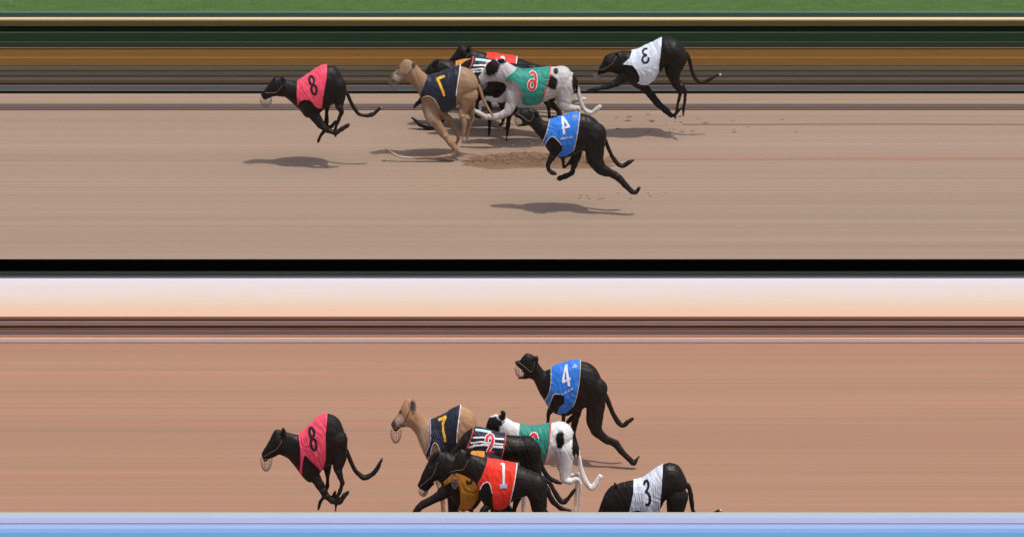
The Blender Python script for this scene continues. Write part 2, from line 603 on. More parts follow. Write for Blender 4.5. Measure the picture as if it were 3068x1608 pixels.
def dog(D, O, y0, label, k=3.375, group='racing greyhounds', gz=0.004):
    ox, oy = O
    q = 1.0 / (k * S)            # metres per traced unit

    def P(x, y, lat=0.0):
        px, py = ox + x / k, oy + y / k
        yy = y0 + lat
        return Vector(((px - IW / 2) / S, yy, z_of(py, yy)))

    def PG(x, y, lat, r):
        p = P(x, y, lat)
        p.z = max(p.z, gz + r * 0.9)
        return p

    body = catmull(D['body'], 3)
    legs = []
    for lat, ch in D['legs']:
        pts = limb(ch, 5)
        n = len(pts)
        legs.append([(PG(x, y, lat * (0.62 + 0.38 * min(1, i / (n * 0.4))), max(r, 7) * q), max(r, 7.5) * q) for i, (x, y, r) in enumerate(pts)])

    def loft(bm, stations):
        rings = []
        for xt, yt, xb, yb, w in stations:
            T, B = P(xt, yt), P(xb, yb)
            c, a = (T + B) / 2, (T - B) / 2
            w = w * 0.001
            ring = []
            for i in range(18):
                t = 2 * math.pi * i / 18
                ct, st = math.cos(t), math.sin(t)
                wd = w * (1.0 + 0.10 * ct) if w > 0.08 else w
                ring.append(c + a * ct + Vector((0, wd * st, 0)))
            rings.append(ring)
        skin_rings(bm, rings)

    def small_chain(bm, lat, ch, flat=1.0, n=8):
        tube(bm, [(P(x, y, lat), max(r, 5) * q) for x, y, r in catmull(ch, 3)], n, flat)

    # ---- body: one continuous surface
    bm = bmesh.new()
    loft(bm, body)
    for ch in legs:
        tube(bm, ch, 12, 0.64)
        p0, r0 = ch[0]
        ball(bm, p0, r0, r0 * 0.62, r0, 14)
        (pe, re), (pb, _) = ch[-1], ch[-4]
        d = (pe - pb).normalized()
        for t in (-1, 0, 1):                                    # toes
            ball(bm, pe + Vector((0, t * 0.014, 0)) + d * (0.010 - abs(t) * 0.008), 0.013, 0.0085, 0.011, 8)
    small_chain(bm, 0, [(x, y, r * 1.22) for x, y, r in D['tail']], 1.0, 10)
    for lat, ch in D.get('extra', []):
        for s in ((-1, 1) if lat else (1,)):
            small_chain(bm, lat * s, ch)
    me = remesh(bm, 0.0065, 3)
    me.name = 'body'
    nv = [v.normal.copy() for v in me.vertices]
    for v, n_ in zip(me.vertices, nv):
        c = v.co
        a = noise.noise((c.x * 11 + c.z * 3 + y0, c.y * 6, c.z * 7 + y0))
        b = noise.noise((c.x * 13 + c.z * 5 + y0, c.y * 4, c.z * 4.5 + y0 * 2))
        v.co = c + n_ * (0.0055 * a - 0.004 * max(0.0, 1 - abs(b) / 0.22) + 0.001)
    # markings
    base = D.get('colour', BLACK)
    at = me.attributes.new('marking', 'FLOAT_COLOR', 'POINT')
    pt = D.get('patches', [])
    for i, v in enumerate(me.vertices):
        c = base
        if pt:
            co = v.co
            yy = y0 - abs(co.y - y0)
            px = co.x * S + IW / 2
            py = IH - (yy * SP + co.z * CP) * S
            x, y = (px - ox) * k, (py - oy) * k
            nz = 0.22 * noise.noise((co.x * 24, co.z * 24, 3.0)) + 0.16 * noise.noise((co.x * 70, co.z * 50, 7.0))
            for cx, cy, rx, ry, pc in pt:
                dd = math.hypot((x - cx) / rx, (y - cy) / ry) + nz
                t = min(1, max(0, (1.12 - dd) / 0.26))
                if len(pc) > 3: t = min(1, max(0, (1.25 - dd) / 0.7)) * pc[3]
                c = tuple(a + (b - a) * t for a, b in zip(c, pc))
        at.data[i].color = (c[0], c[1], c[2], 1.0)
    xs = [v.co.x for v in me.vertices]
    root = empty('greyhound', ((min(xs) + max(xs)) / 2, y0, gz))
    tag(root, label, 'dog', group)
    bo = obj('body', me, coat_light if sum(base) > 0.3 else coat_black, root)
    bvh = BVHTree.FromPolygons([v.co for v in me.vertices], [p.vertices for p in me.polygons])

    def hit(b, x, y, off):
        """nearest surface point met when looking along the view from the traced point"""
        o = P(x, y, 0) - VIEW * 2.0
        h = b.ray_cast(o, VIEW)
        if h[0] is None: return None
        return h[0] + h[1] * off

    # eyes
    if D.get('eye'):
        ex, ey = D['eye']
        h = hit(bvh, ex, ey, -0.003)
        if h:
            for s in (1, -1):
                b2 = bmesh.new()
                ball(b2, Vector((h.x, y0 + (h.y - y0) * s, h.z)), 0.011, 0.008, 0.010, 10)
                m2 = bpy.data.meshes.new('eye'); b2.to_mesh(m2); b2.free()
                obj('eye', m2, eye_m, bo)
    if D.get('tongue'):
        b2 = bmesh.new()
        tube(b2, [(P(x, y, 0), r * q) for x, y, r in catmull(D['tongue'], 4)], 8)
        m2 = bpy.data.meshes.new('tongue'); b2.to_mesh(m2); b2.free()
        obj('tongue', m2, tongue_m, bo)

    # ---- jacket cut from a swollen copy of the trunk
    bm = bmesh.new()
    loft(bm, body)
    for ch in legs:
        if ch[0][0].x < (min(xs) + max(xs)) / 2 - 0.02:
            m = max(2, len(ch) // 7)
            tube(bm, ch[:m + 1], 12, 0.64)
    tm = remesh(bm, 0.008, 4)
    nor = [v.normal.copy() for v in tm.vertices]
    co0 = [v.co.copy() for v in tm.vertices]

    def swell(d, wr):
        m = tm.copy()
        for v, n_, c in zip(m.vertices, nor, co0):
            wv = 0.6 * noise.noise((c.x * 26 + c.z * 8, c.y * 6, c.z * 7 + y0 * 3))
            rd = noise.noise((c.x * 38 + c.z * 17 + 5 * noise.noise((c.x * 5, 0, c.z * 5)), c.y * 4, c.z * 3 + y0))
            wv += 1.0 - 2.2 * min(abs(rd), 0.45)
            v.co = c + n_ * (d + wr * wv)
        return m

    def prism(poly):
        b = bmesh.new()
        lat = -0.105
        f = [b.verts.new(P(x, y, lat) + Vector((0, -0.5 - lat, 0))) for x, y in poly]
        e = [b.verts.new(v.co + Vector((0, 1.0, 0))) for v in f]
        n = len(f)
        f1 = b.faces.new(f); f2 = b.faces.new(list(reversed(e)))
        for i in range(n):
            b.faces.new((f[(i + 1) % n], f[i], e[i], e[(i + 1) % n]))
        bmesh.ops.triangulate(b, faces=[f1, f2])
        bmesh.ops.recalc_face_normals(b, faces=b.faces)
        m = bpy.data.meshes.new('prism'); b.to_mesh(m); b.free()
        return m

    key, rgb = D['cloth']
    jm = bool_intersect(swell(0.009, 0.0055), prism(D['jacket']))
    jm.materials.clear()
    jm.name = 'jacket'
    jo = obj('jacket', jm, jacket_mat(key, rgb), root)
    tag(jo, key.replace('_', ' ') + ' racing jacket')
    md = jo.modifiers.new('n', 'EDGE_SPLIT'); md.split_angle = R(50)
    jb = BVHTree.FromPolygons([v.co for v in jm.vertices], [p.vertices for p in jm.polygons])
    for c, w, pts in D.get('trims', []):
        L_, R_ = stroke_outline(catmull(pts, 3), w)
        t = bool_intersect(swell(0.0125, 0.0055), prism(L_ + R_[::-1]))
        t.materials.clear()
        if len(t.polygons):
            t.name = 'trim'
            o = obj('trim', t, CL[c], jo)
            o.modifiers.new('n', 'EDGE_SPLIT').split_angle = R(50)

    def ribbon(name, c, w, closed, pts, off):
        p = list(pts)
        if closed: p = p + [p[0]]
        dense = []
        for a, b in zip(p, p[1:]):
            n = max(1, int(math.hypot(b[0] - a[0], b[1] - a[1]) / 9))
            dense += [(a[0] + (b[0] - a[0]) * i / n, a[1] + (b[1] - a[1]) * i / n) for i in range(n)]
        dense.append(p[-1])
        if closed: dense = dense[:-1]
        L_, R_ = stroke_outline(dense, w, closed)
        b2 = bmesh.new()
        rows = []
        for l, r in zip(L_, R_):
            row = []
            for i in range(5):
                t = i / 4
                h = hit(jb, l[0] + (r[0] - l[0]) * t, l[1] + (r[1] - l[1]) * t, off)
                row.append(b2.verts.new(h) if h else None)
            rows.append(row)
        seq = list(zip(rows, rows[1:])) + ([(rows[-1], rows[0])] if closed else [])
        for a, b in seq:
            for i in range(4):
                f = (a[i], a[i + 1], b[i + 1], b[i])
                if all(f) and max((f[0].co - f[2].co).length, (f[1].co - f[3].co).length) < 0.06:
                    b2.faces.new(f)
        m2 = bpy.data.meshes.new(name); b2.to_mesh(m2); b2.free()
        if len(m2.polygons):
            o = obj(name, m2, CL[c], jo)

    for i, (c, w, closed, pts) in enumerate(D.get('prints', [])):
        ribbon('print', c, w, closed, pts, 0.003 + 0.0012 * i)
    for c, w, pts in D.get('lines', []):
        ribbon('fold_or_pinstripe', c, w, False, pts, 0.0025)  # carries painted fold shade as well as real pinstripes
    for txt, c, ax, ay, bx, by, hgt, mirror in D.get('texts', []):
        cu = bpy.data.curves.new('t', 'FONT'); cu.body = txt; cu.size = 1.0
        to = bpy.data.objects.new('t', cu); col.objects.link(to)
        dg = DEPS(); dg.update()
        m2 = bpy.data.meshes.new_from_object(to.evaluated_get(dg))
        bpy.data.objects.remove(to)
        b2 = bmesh.new(); b2.from_mesh(m2)
        bmesh.ops.triangulate(b2, faces=b2.faces)
        w0 = max(v.co.x for v in b2.verts)
        if mirror: ax, ay, bx, by = bx, by, ax, ay
        ux, uy = (bx - ax), (by - ay)
        l = math.hypot(ux, uy)
        nx, ny = (uy / l, -ux / l) if not mirror else (-uy / l, ux / l)
        dead = []
        for v in b2.verts:
            s, t = v.co.x / w0, v.co.y / 0.7
            h = hit(jb, ax + ux * s + nx * hgt * t, ay + uy * s + ny * hgt * t, 0.005)
            if h: v.co = h
            else: dead.append(v)
        bmesh.ops.delete(b2, geom=dead, context='VERTS')
        b2.to_mesh(m2); b2.free()
        if len(m2.polygons):
            m2.materials.clear()
            obj('lettering', m2, CL[c], jo)

    # ---- wire muzzle
    if D.get('muzzle'):
        mx_, my_, rx, ry = D['muzzle']
        c = P(mx_, my_)
        rx, ry, rl = rx * q, ry * q / CP, 0.042
        b2 = bmesh.new()
        def E(a, b):
            return c + Vector((rx * math.cos(a) * math.cos(b), rl * math.sin(a) * math.cos(b), -ry * math.sin(b)))
        for i in range(13):
            a = 2 * math.pi * i / 13
            tube(b2, [(E(a, t * math.pi / 2 / 7), 0.0019) for t in range(8)], 5)
        for b in (0.0, 0.3, 0.6, 0.9, 1.2):
            tube(b2, [(E(2 * math.pi * i / 16, b), 0.0019) for i in range(17)], 5)
        m2 = bpy.data.meshes.new('muzzle'); b2.to_mesh(m2); b2.free()
        mo = obj('muzzle', m2, wire_m, root)
        if D.get('strap'):
            pts = []
            for x, y in catmull(D['strap'], 5):
                h = hit(bvh, x, y, 0.003)
                if h: pts.append((h, 0.004))
            if len(pts) > 3:
                b2 = bmesh.new(); tube(b2, pts, 6)
                m2 = bpy.data.meshes.new('strap'); b2.to_mesh(m2); b2.free()
                obj('strap', m2, strap_m, mo)
    bpy.data.meshes.remove(tm)
    return root

def limb(ch, n):
    """limb path: straighter between the joints than a plain spline, waisted bones, knobbly joints"""
    sm = catmull(ch, n)
    out = []
    for i, p in enumerate(sm):
        k, t = divmod(i, n)
        t /= n
        if k >= len(ch) - 1: k, t = len(ch) - 2, 1.0
        l = tuple(a + (b - a) * t for a, b in zip(ch[k], ch[k + 1]))
        x, y, r = (0.45 * a + 0.55 * b for a, b in zip(p, l))
        if r < 45: r *= 1.13 - 0.13 * math.sin(math.pi * t) ** 2
        out.append((x, y, r))
    return out

def oval(cx, cy, rx, ry, tilt=0.0, a0=0.0, a1=360.0, n=22):
    out = []
    closed = abs(a1 - a0) >= 359
    for i in range(n if closed else n + 1):
        a = R(a0 + (a1 - a0) * i / n)
        x, y = rx * math.cos(a), ry * math.sin(a)
        c, s = math.cos(R(tilt)), math.sin(R(tilt))
        out.append((cx + x * c - y * s, cy + x * s + y * c))
    return out

# ------------------------------------------------------------------ the dogs
PINK = ('pink', (238, 78, 104)); NAVYJ = ('black_navy', (24, 30, 46)); TEAL = ('teal_green', (44, 140, 124))
BLUE = ('blue', (44, 122, 218)); WHITEJ = ('white', (214, 222, 234)); REDJ = ('red', (238, 50, 30))
ORANGE = ('orange_yellow', (200, 132, 38)); STRIPE = ('striped_navy_and_white', (26, 28, 44))
FAWN = (0.43, 0.24, 0.13); CREAM = (0.55, 0.45, 0.36, 0.8); WHITE = (0.74, 0.72, 0.70); WHITE_SHADED = (0.50, 0.485, 0.475)  # last white: same coat with the upper strip's shade put into its colour
GREYM = (0.08, 0.07, 0.075, 0.9); TIP = (0.16, 0.145, 0.13)

d8u = dict(cloth=PINK,
    body=[(1085,395,1065,420,30),(1050,280,1000,480,80),(990,165,930,520,105),(900,122,880,545,110),(800,145,830,580,115),
          (700,210,750,640,120),(620,260,665,645,112),(575,290,600,575,92),(510,275,530,510,64),(455,262,460,450,56),(410,240,400,440,55),
          (350,240,345,435,52),(310,285,320,440,45),(265,345,290,455,33),(225,395,255,472,26),(200,418,235,470,16)],
    legs=[(-0.07,[(970,330,105),(1000,450,68),(1000,540,34),(1025,595,21),(988,690,16),(960,760,15),(960,832,9)]),
          (0.07,[(880,470,60),(876,560,22),(872,700,21),(858,770,19),(815,830,17),(788,888,14)]),
          (-0.06,[(690,540,88),(745,625,58),(815,720,42),(885,778,26),(965,802,26),(1040,757,22),(1092,724,20)]),
          (0.06,[(700,560,80),(770,670,45),(865,762,25),(925,738,19),(958,692,13)])],
    tail=[(1080,400,14),(1110,480,16),(1160,570,18),(1210,620,18),(1290,630,19),(1360,605,18),(1400,565,15),(1435,540,10)],
    extra=[(0.035,[(440,285,16),(430,250,14),(415,228,7)])],
    jacket=[(882,60),(878,110),(872,250),(838,430),(828,560),(800,566),(768,545),(720,482),(690,465),(640,465),(600,490),(577,545),
            (572,480),(570,400),(577,285),(560,200),(700,100)],
    prints=[('ink',23,True,oval(722,274,24,40,-8)),('ink',23,True,oval(746,367,26,47,-8))],
    patches=[(1440,540,28,28,TIP)], eye=(345,300), muzzle=(258,462,62,80), strap=[(255,400),(300,400),(370,390),(420,330)])

d8l = dict(cloth=PINK,
    body=[(1085,490,1070,520,30),(1055,330,1010,600,82),(1010,210,960,640,105),(940,145,900,650,112),(870,130,855,680,115),
          (790,165,815,720,118),(710,240,765,780,118),(640,300,700,828,112),(590,340,625,770,92),(530,330,560,670,66),(470,320,470,580,58),
          (425,300,405,545,56),(370,285,365,560,55),(325,325,330,575,48),(280,420,295,590,36),(235,490,265,615,27),(208,540,240,620,16)],
    legs=[(-0.07,[(970,400,120),(1000,560,84),(985,680,48),(1010,770,28),(1035,830,23),(1005,920,18),(975,980,17),(965,1050,14),(963,1105,8)]),
          (0.07,[(880,620,60),(880,760,20),(880,860,19),(850,960,18),(810,1020,16),(790,1085,12)]),
          (-0.06,[(690,690,78),(750,760,62),(800,840,44),(860,950,36),(930,1010,31),(1000,1020,26),(1060,950,24),(1092,918,21)]),
          (0.06,[(720,720,70),(800,850,40),(880,970,30),(935,980,24),(958,925,14)])],
    tail=[(1075,490,15),(1110,600,18),(1160,700,20),(1220,760,23),(1260,775,24),(1330,745,23),(1390,675,18),(1437,575,10)],
    extra=[(0.04,[(432,400,18),(440,330,20),(432,290,18),(420,280,10)])],
    jacket=[(888,60),(882,140),(876,220),(862,350),(865,560),(860,620),(822,725),(790,690),(760,650),(700,590),(652,540),(635,600),(626,690),
            (624,780),(598,748),(608,600),(605,480),(585,345),(570,290),(640,180),(760,80)],
    prints=[('ink',26,True,oval(722,320,23,48,-8)),('ink',26,True,oval(741,438,27,58,-8))],
    lines=[('fold_pink',5,[(608+o, 380-o*0.3), (640+o*1.05, 480), (720+o*0.9, 610), (790+o*0.4, 690)]) for o in (6, 28, 52)] + [('fold_pink',5,[(800,520),(840,600)]),('fold_pink',5,[(770,560),(820,660)])],
    patches=[(1438,575,24,30,TIP)], eye=(325,400), muzzle=(262,580,62,132), strap=[(245,560),(300,525),(375,480),(420,400)])

d7u = dict(cloth=NAVYJ, colour=(0.315, 0.192, 0.112),  # fawn coat darkened, the upper strip's dimmer light painted in
    body=[(1065,450,1045,480,30),(1040,385,980,560,85),(990,315,920,600,108),(930,280,860,640,112),(860,268,800,690,115),(770,300,720,740,118),
          (690,330,640,765,116),(620,350,560,740,106),(560,370,490,620,88),(520,340,450,540,64),(470,290,400,470,56),(420,240,350,420,53),
          (370,200,310,410,52),(320,195,285,410,48),(270,235,265,420,42),(225,300,245,430,33),(185,340,220,432,26),(165,370,200,425,16)],
    legs=[(-0.06,[(560,650,80),(580,760,78),(640,850,56),(705,950,38),(775,1035,33),(824,1100,26),(800,1160,25),(640,1190,17),(430,1192,13),(280,1186,14),(205,1155,11),(135,1106,6)]),
          (0.05,[(690,760,50),(770,800,24),(830,930,20),(856,990,15),(820,1080,18)]),
          (-0.06,[(950,560,108),(920,680,60),(892,745,36),(912,840,25),(905,940,20),(900,1005,15)]),
          (0.06,[(980,640,50),(990,760,27),(1000,800,21),(955,900,17),(942,1010,12)])],
    tail=[(1060,460,15),(1100,580,15),(1150,680,12),(1210,780,9)],
    extra=[(0.04,[(395,262,16),(412,240,18),(404,214,10)])],
    jacket=[(888,180),(880,268),(868,340),(848,440),(832,600),(830,742),(690,742),(665,690),(625,610),(585,575),(540,566),(495,588),(472,610),
            (478,540),(510,465),(555,365),(540,300),(700,200)],
    trims=[('trim_white',9,[(878,262),(866,340),(846,440),(832,560)]),('trim_sand',7,[(664,690),(625,612),(585,577),(540,568),(495,590)])],
    prints=[('yellow',26,False,[(715,366),(640,396)]),('yellow',25,False,[(642,392),(672,455),(716,566)])],
    patches=[(190,400,50,75,(0.10,0.085,0.075,0.8)),(405,245,26,34,GREYM),(240,380,50,40,CREAM),(560,790,60,90,(0.5,0.38,0.28,0.5)),(280,1180,170,50,(0.50,0.41,0.33,0.6)),(560,1190,160,26,(0.16,0.11,0.08,0.6))],
    eye=(255,285), muzzle=(198,425,48,90), strap=[(225,330),(290,350),(360,330),(405,260)])

d7l = dict(cloth=NAVYJ, colour=FAWN,
    body=[(1060,430,1040,470,30),(1040,370,980,560,85),(1010,270,920,620,108),(950,215,870,650,112),(870,190,810,700,115),(790,225,740,760,118),
          (710,275,670,790,116),(630,310,610,790,108),(570,330,540,730,90),(520,290,490,640,66),(460,215,430,490,58),(420,165,380,420,55),
          (375,112,340,400,55),(320,120,310,405,50),(280,190,290,405,44),(240,270,255,420,35),(195,335,225,445,28),(170,375,205,430,17)],
    legs=[(-0.06,[(620,650,70),(640,800,55),(662,950,40),(690,1080,28),(700,1250,21),(690,1390,20),(640,1405,16)]),
          (0.06,[(700,700,60),(720,900,30),(760,1100,22),(770,1300,18),(740,1390,16)]),
          (-0.06,[(960,560,105),(930,720,55),(900,850,32),(950,1000,24),(910,1200,18),(880,1390,18)]),
          (0.06,[(900,600,90),(880,720,50),(860,850,30),(910,1000,22),(860,1200,16),(830,1390,16)])],
    tail=[(1055,440,14),(1080,560,14),(1100,680,12),(1140,800,9)],
    extra=[(0.04,[(395,250,18),(402,200,22),(398,150,22),(385,120,12)])],
    jacket=[(892,100),(884,190),(874,250),(855,350),(842,470),(838,560),(835,680),(800,790),(690,790),(680,680),(655,590),(620,545),(590,590),
            (570,680),(540,720),(515,700),(545,620),(570,540),(572,420),(560,325),(540,260),(700,160)],
    trims=[('trim_white',10,[(882,180),(872,250),(855,350),(842,470),(838,560)]),('trim_white',9,[(684,690),(656,594),(620,549),(590,592),(572,680)]),
           ('lilac',7,[(562,325),(574,420),(572,540),(547,620),(520,695)])],
    prints=[('yellow',28,False,[(655,330),(735,292)]),('yellow',24,False,[(724,300),(700,365),(702,430),(724,550)])],
    lines=[('pinstripe',4,[(585+o*0.9, 420+o*0.1), (600+o*0.92, 500), (640+o*0.75, 620)]) for o in (0, 18, 36, 54, 74, 94)],
    patches=[(190,380,40,60,(0.05,0.042,0.042,0.9)),(400,185,36,62,GREYM),(268,250,18,22,(0.03,0.02,0.02,0.8)),(270,340,50,50,CREAM),(222,432,26,9,BLACK),(260,410,26,8,BLACK),(292,384,20,8,BLACK),(500,520,80,150,(0.55,0.42,0.30,0.5))],
    eye=(268,250), muzzle=(222,435,58,130), strap=[(215,300),(225,380),(300,350),(360,240),(385,180)])

d6u = dict(cloth=TEAL, colour=WHITE_SHADED,
    body=[(1060,345,1040,420,50),(1020,290,980,520,95),(950,265,880,580,108),(880,272,830,600,110),(800,285,760,640,115),(700,295,680,670,118),
          (600,305,600,680,118),(530,300,500,640,110),(480,270,420,560,90),(430,240,390,460,70),(380,215,350,430,60),(330,195,300,420,56),
          (270,200,250,420,52),(210,235,220,420,45),(165,300,185,440,35),(130,350,160,460,28),(112,375,140,455,17)],
    legs=[(-0.06,[(470,520,88),(448,640,64),(405,725,48),(310,775,38),(190,778,29),(110,735,24),(50,692,18)]),
          (0.06,[(420,560,60),(340,605,30),(260,610,25),(195,588,22),(140,650,19),(128,705,14)]),
          (-0.06,[(1000,450,108),(990,590,76),(995,685,54),(1070,690,36),(1125,690,24),(1135,740,16),(1120,840,13)]),
          (0.06,[(960,500,90),(950,630,50),(1040,640,28),(1100,615,20),(1190,592,16)])],
    tail=[(1050,330,18),(1100,420,16),(1125,530,16),(1145,620,18),(1185,700,20),(1250,735,22),(1310,700,22),(1350,665,14)],
    extra=[(0.04,[(330,225,22),(350,205,20),(378,205,11)])],
    jacket=[(856,160),(845,280),(825,400),(785,510),(760,630),(700,668),(600,678),(555,655),(547,600),(540,530),(500,450),(440,425),(385,435),
            (400,390),(450,350),(500,320),(528,285),(540,220)],
    trims=[('trim_red',9,[(846,270),(825,400),(785,510),(762,620)]),('trim_red',9,[(548,610),(540,530),(500,452),(440,428),(388,436)])],
    prints=[('white',38,True,oval(656,455,32,46,6)),('white',38,False,[(690,440),(695,390),(685,345),(660,328),(634,346)]),
            ('red',23,True,oval(656,455,32,46,6)),('red',23,False,[(690,440),(695,390),(685,345),(660,328),(636,345)])],
    patches=[(245,275,78,95,BLACK),(350,205,50,34,BLACK),(895,318,24,34,BLACK),(1092,430,34,120,BLACK),(855,430,60,75,BLACK),(200,770,160,40,(0.34,0.27,0.22,0.5)),(1060,690,90,50,(0.34,0.28,0.24,0.4))],
    eye=(215,290), muzzle=(150,442,52,58), strap=[(170,330),(230,370),(300,330)])

d6l = dict(cloth=TEAL, colour=WHITE,
    body=[(1075,330,1060,380,40),(1040,260,1000,480,92),(960,215,900,520,110),(860,222,820,590,112),(760,250,760,660,116),(660,258,660,690,118),
          (580,255,560,680,113),(530,235,490,600,93),(470,215,430,480,75),(410,180,370,400,62),(350,150,310,370,56),(290,132,260,370,54),
          (235,160,225,370,46),(205,210,205,400,36),(180,290,195,430,26),(165,350,180,430,16)],
    legs=[(-0.06,[(1000,480,115),(990,640,76),(985,790,46),(1040,812,29),(1110,790,25),(1147,840,17),(1137,980,13),(1130,1110,14),(1120,1250,14),(1090,1385,16)]),
          (0.06,[(960,500,90),(960,680,55),(1020,745,30),(1120,742,22),(1104,860,16),(1096,1000,13),(1090,1110,14),(1080,1250,14),(1050,1385,16)]),
          (-0.06,[(520,540,80),(480,700,50),(430,850,30),(400,1000,22),(380,1200,18),(350,1385,16)]),
          (0.06,[(560,560,80),(560,720,45),(570,900,26),(560,1200,18),(530,1385,16)])],
    tail=[(1065,320,18),(1100,430,16),(1130,570,17),(1150,680,18),(1190,800,24),(1250,880,26),(1300,840,26),(1350,750,20)],
    extra=[(0.04,[(350,210,26),(362,150,24),(365,120,22),(340,108,12)])],
    jacket=[(856,100),(848,220),(825,430),(790,600),(770,680),(700,700),(600,700),(550,600),(520,420),(535,240),(540,160)],
    trims=[('trim_red',9,[(849,210),(826,430),(792,600),(772,670)])],
    prints=[('white',40,True,oval(664,480,32,56)),('white',40,False,[(704,385),(694,342),(668,332),(645,355),(632,420),(632,480)]),
            ('red',25,True,oval(664,480,32,56)),('red',25,False,[(703,382),(694,342),(668,332),(645,355),(632,420),(632,480)])],
    patches=[(262,240,80,92,BLACK),(355,140,44,58,BLACK),(938,395,46,92,BLACK),(1098,430,38,190,BLACK),(235,150,50,14,(0.7,0.68,0.66)),(1110,980,90,260,(0.46,0.36,0.29,0.4)),(960,720,60,90,(0.5,0.42,0.36,0.3))],
    eye=(230,230))

d4u = dict(cloth=BLUE,
    body=[(1175,470,1165,520,32),(1140,380,1090,600,85),(1070,310,1030,640,108),(980,275,950,660,112),(900,270,880,690,115),(820,282,810,715,118),
          (740,305,740,720,118),(680,325,660,680,112),(630,345,600,630,96),(580,345,560,555,72),(545,320,500,480,62),(510,265,445,410,56),
          (480,225,410,390,56),(420,213,380,380,54),(360,225,350,345,46),(320,250,325,320,35),(285,258,300,315,26),(272,265,280,300,16)],
    legs=[(-0.06,[(1080,480,128),(1085,620,104),(1090,740,84),(1150,830,64),(1260,880,45),(1340,930,36),(1400,1000,28),(1460,1060,25),(1500,1070,22),(1532,1028,13)]),
          (0.06,[(930,560,80),(905,690,46),(878,790,30),(855,870,27),(790,905,27),(718,930,25)]),
          (-0.06,[(670,590,82),(690,650,55),(650,720,31),(612,790,22),(622,840,21),(662,872,25),(690,880,18)]),
          (0.05,[(730,640,55),(765,730,18),(776,818,13),(825,775,15),(855,722,13)])],
    tail=[(1170,470,16),(1200,560,18),(1245,670,18),(1310,770,20),(1370,800,22),(1430,765,18),(1485,740,9)],
    extra=[(0.04,[(490,250,20),(505,275,18),(512,295,9)]),(0,[(410,370,26),(355,385,18),(308,397,11)])],
    jacket=[(948,160),(942,260),(920,420),(895,560),(870,655),(800,708),(740,722),(708,705),(760,640),(750,580),(700,520),(655,495),(615,530),
            (577,610),(560,570),(600,460),(630,340),(640,250),(760,200)],
    trims=[('trim_sand',8,[(942,250),(919,420),(894,560),(870,655)]),('trim_sand',8,[(750,582),(700,522),(655,498),(615,532),(579,605)]),('trim_sand',7,[(632,345),(602,460),(563,568)])],
    prints=[('white',23,False,[(778,482),(772,420),(758,302)]),('white',23,False,[(760,305),(795,352),(828,402)]),('white',21,False,[(834,402),(752,420)])],
    texts=[('sportsbet','white',738,535,866,512,24,True),('sb','yellow',862,318,910,308,24,True)],
    eye=(390,265), muzzle=(322,318,50,86), strap=[(300,275),(350,300),(430,350),(470,280)])

d4l = dict(cloth=BLUE,
    body=[(1040,430,1030,480,32),(1020,360,960,560,85),(960,250,910,610,110),(890,195,860,640,114),(810,170,790,680,116),(730,168,730,705,118),
          (650,190,660,728,118),(570,215,590,718,114),(510,245,520,690,102),(470,265,460,600,80),(440,275,400,500,66),(400,225,340,380,60),
          (370,160,305,350,56),(330,110,290,345,56),(270,90,260,330,54),(225,125,230,290,44),(195,160,205,255,34),(160,170,180,235,26),(140,178,155,220,16)],
    legs=[(-0.06,[(960,460,125),(960,620,98),(950,780,84),(970,880,62),(1060,960,45),(1160,1010,39),(1230,1090,32),(1300,1160,28),(1345,1205,25),(1392,1145,8)]),
          (0.06,[(800,560,80),(770,680,45),(740,850,28),(738,930,22),(690,985,22)]),
          (-0.06,[(570,590,76),(625,640,38),(636,720,18),(632,790,16),(618,900,18),(650,940,18)]),
          (0.06,[(540,630,60),(487,700,25),(478,790,16),(490,900,16),(520,930,18)]),
          (0.03,[(770,690,32),(725,745,23),(675,792,19)])],
    tail=[(1040,440,16),(1080,560,20),(1130,690,20),(1190,790,22),(1235,825,22),(1290,785,20),(1345,748,12)],
    extra=[(0.04,[(340,220,20),(352,160,24),(360,128,18),(376,172,10)]),(0,[(300,315,28),(235,338,19),(175,345,11)])],
    jacket=[(818,60),(810,170),(800,330),(785,440),(765,540),(730,640),(660,710),(600,730),(570,715),(590,650),(642,600),(642,520),(602,497),
            (545,497),(515,550),(485,640),(467,640),(445,585),(480,520),(505,400),(508,240),(500,170),(640,110)],
    trims=[('trim_sand',7,[(810,165),(800,330),(785,440),(765,540),(732,636)]),('trim_sand',8,[(602,500),(545,500),(516,552),(487,636)]),('trim_sand',7,[(509,245),(507,400),(482,520),(450,582)])],
    prints=[('white',19,False,[(664,208),(645,290),(628,382)]),('white',24,False,[(625,385),(706,348)]),('white',24,False,[(664,210),(676,320),(690,425)])],
    texts=[('sportsbet','white',618,520,738,452,26,False),('sb','white',728,248,776,228,34,False)],
    eye=(240,160), muzzle=(205,245,66,95), strap=[(165,175),(250,235),(310,280),(345,180)])

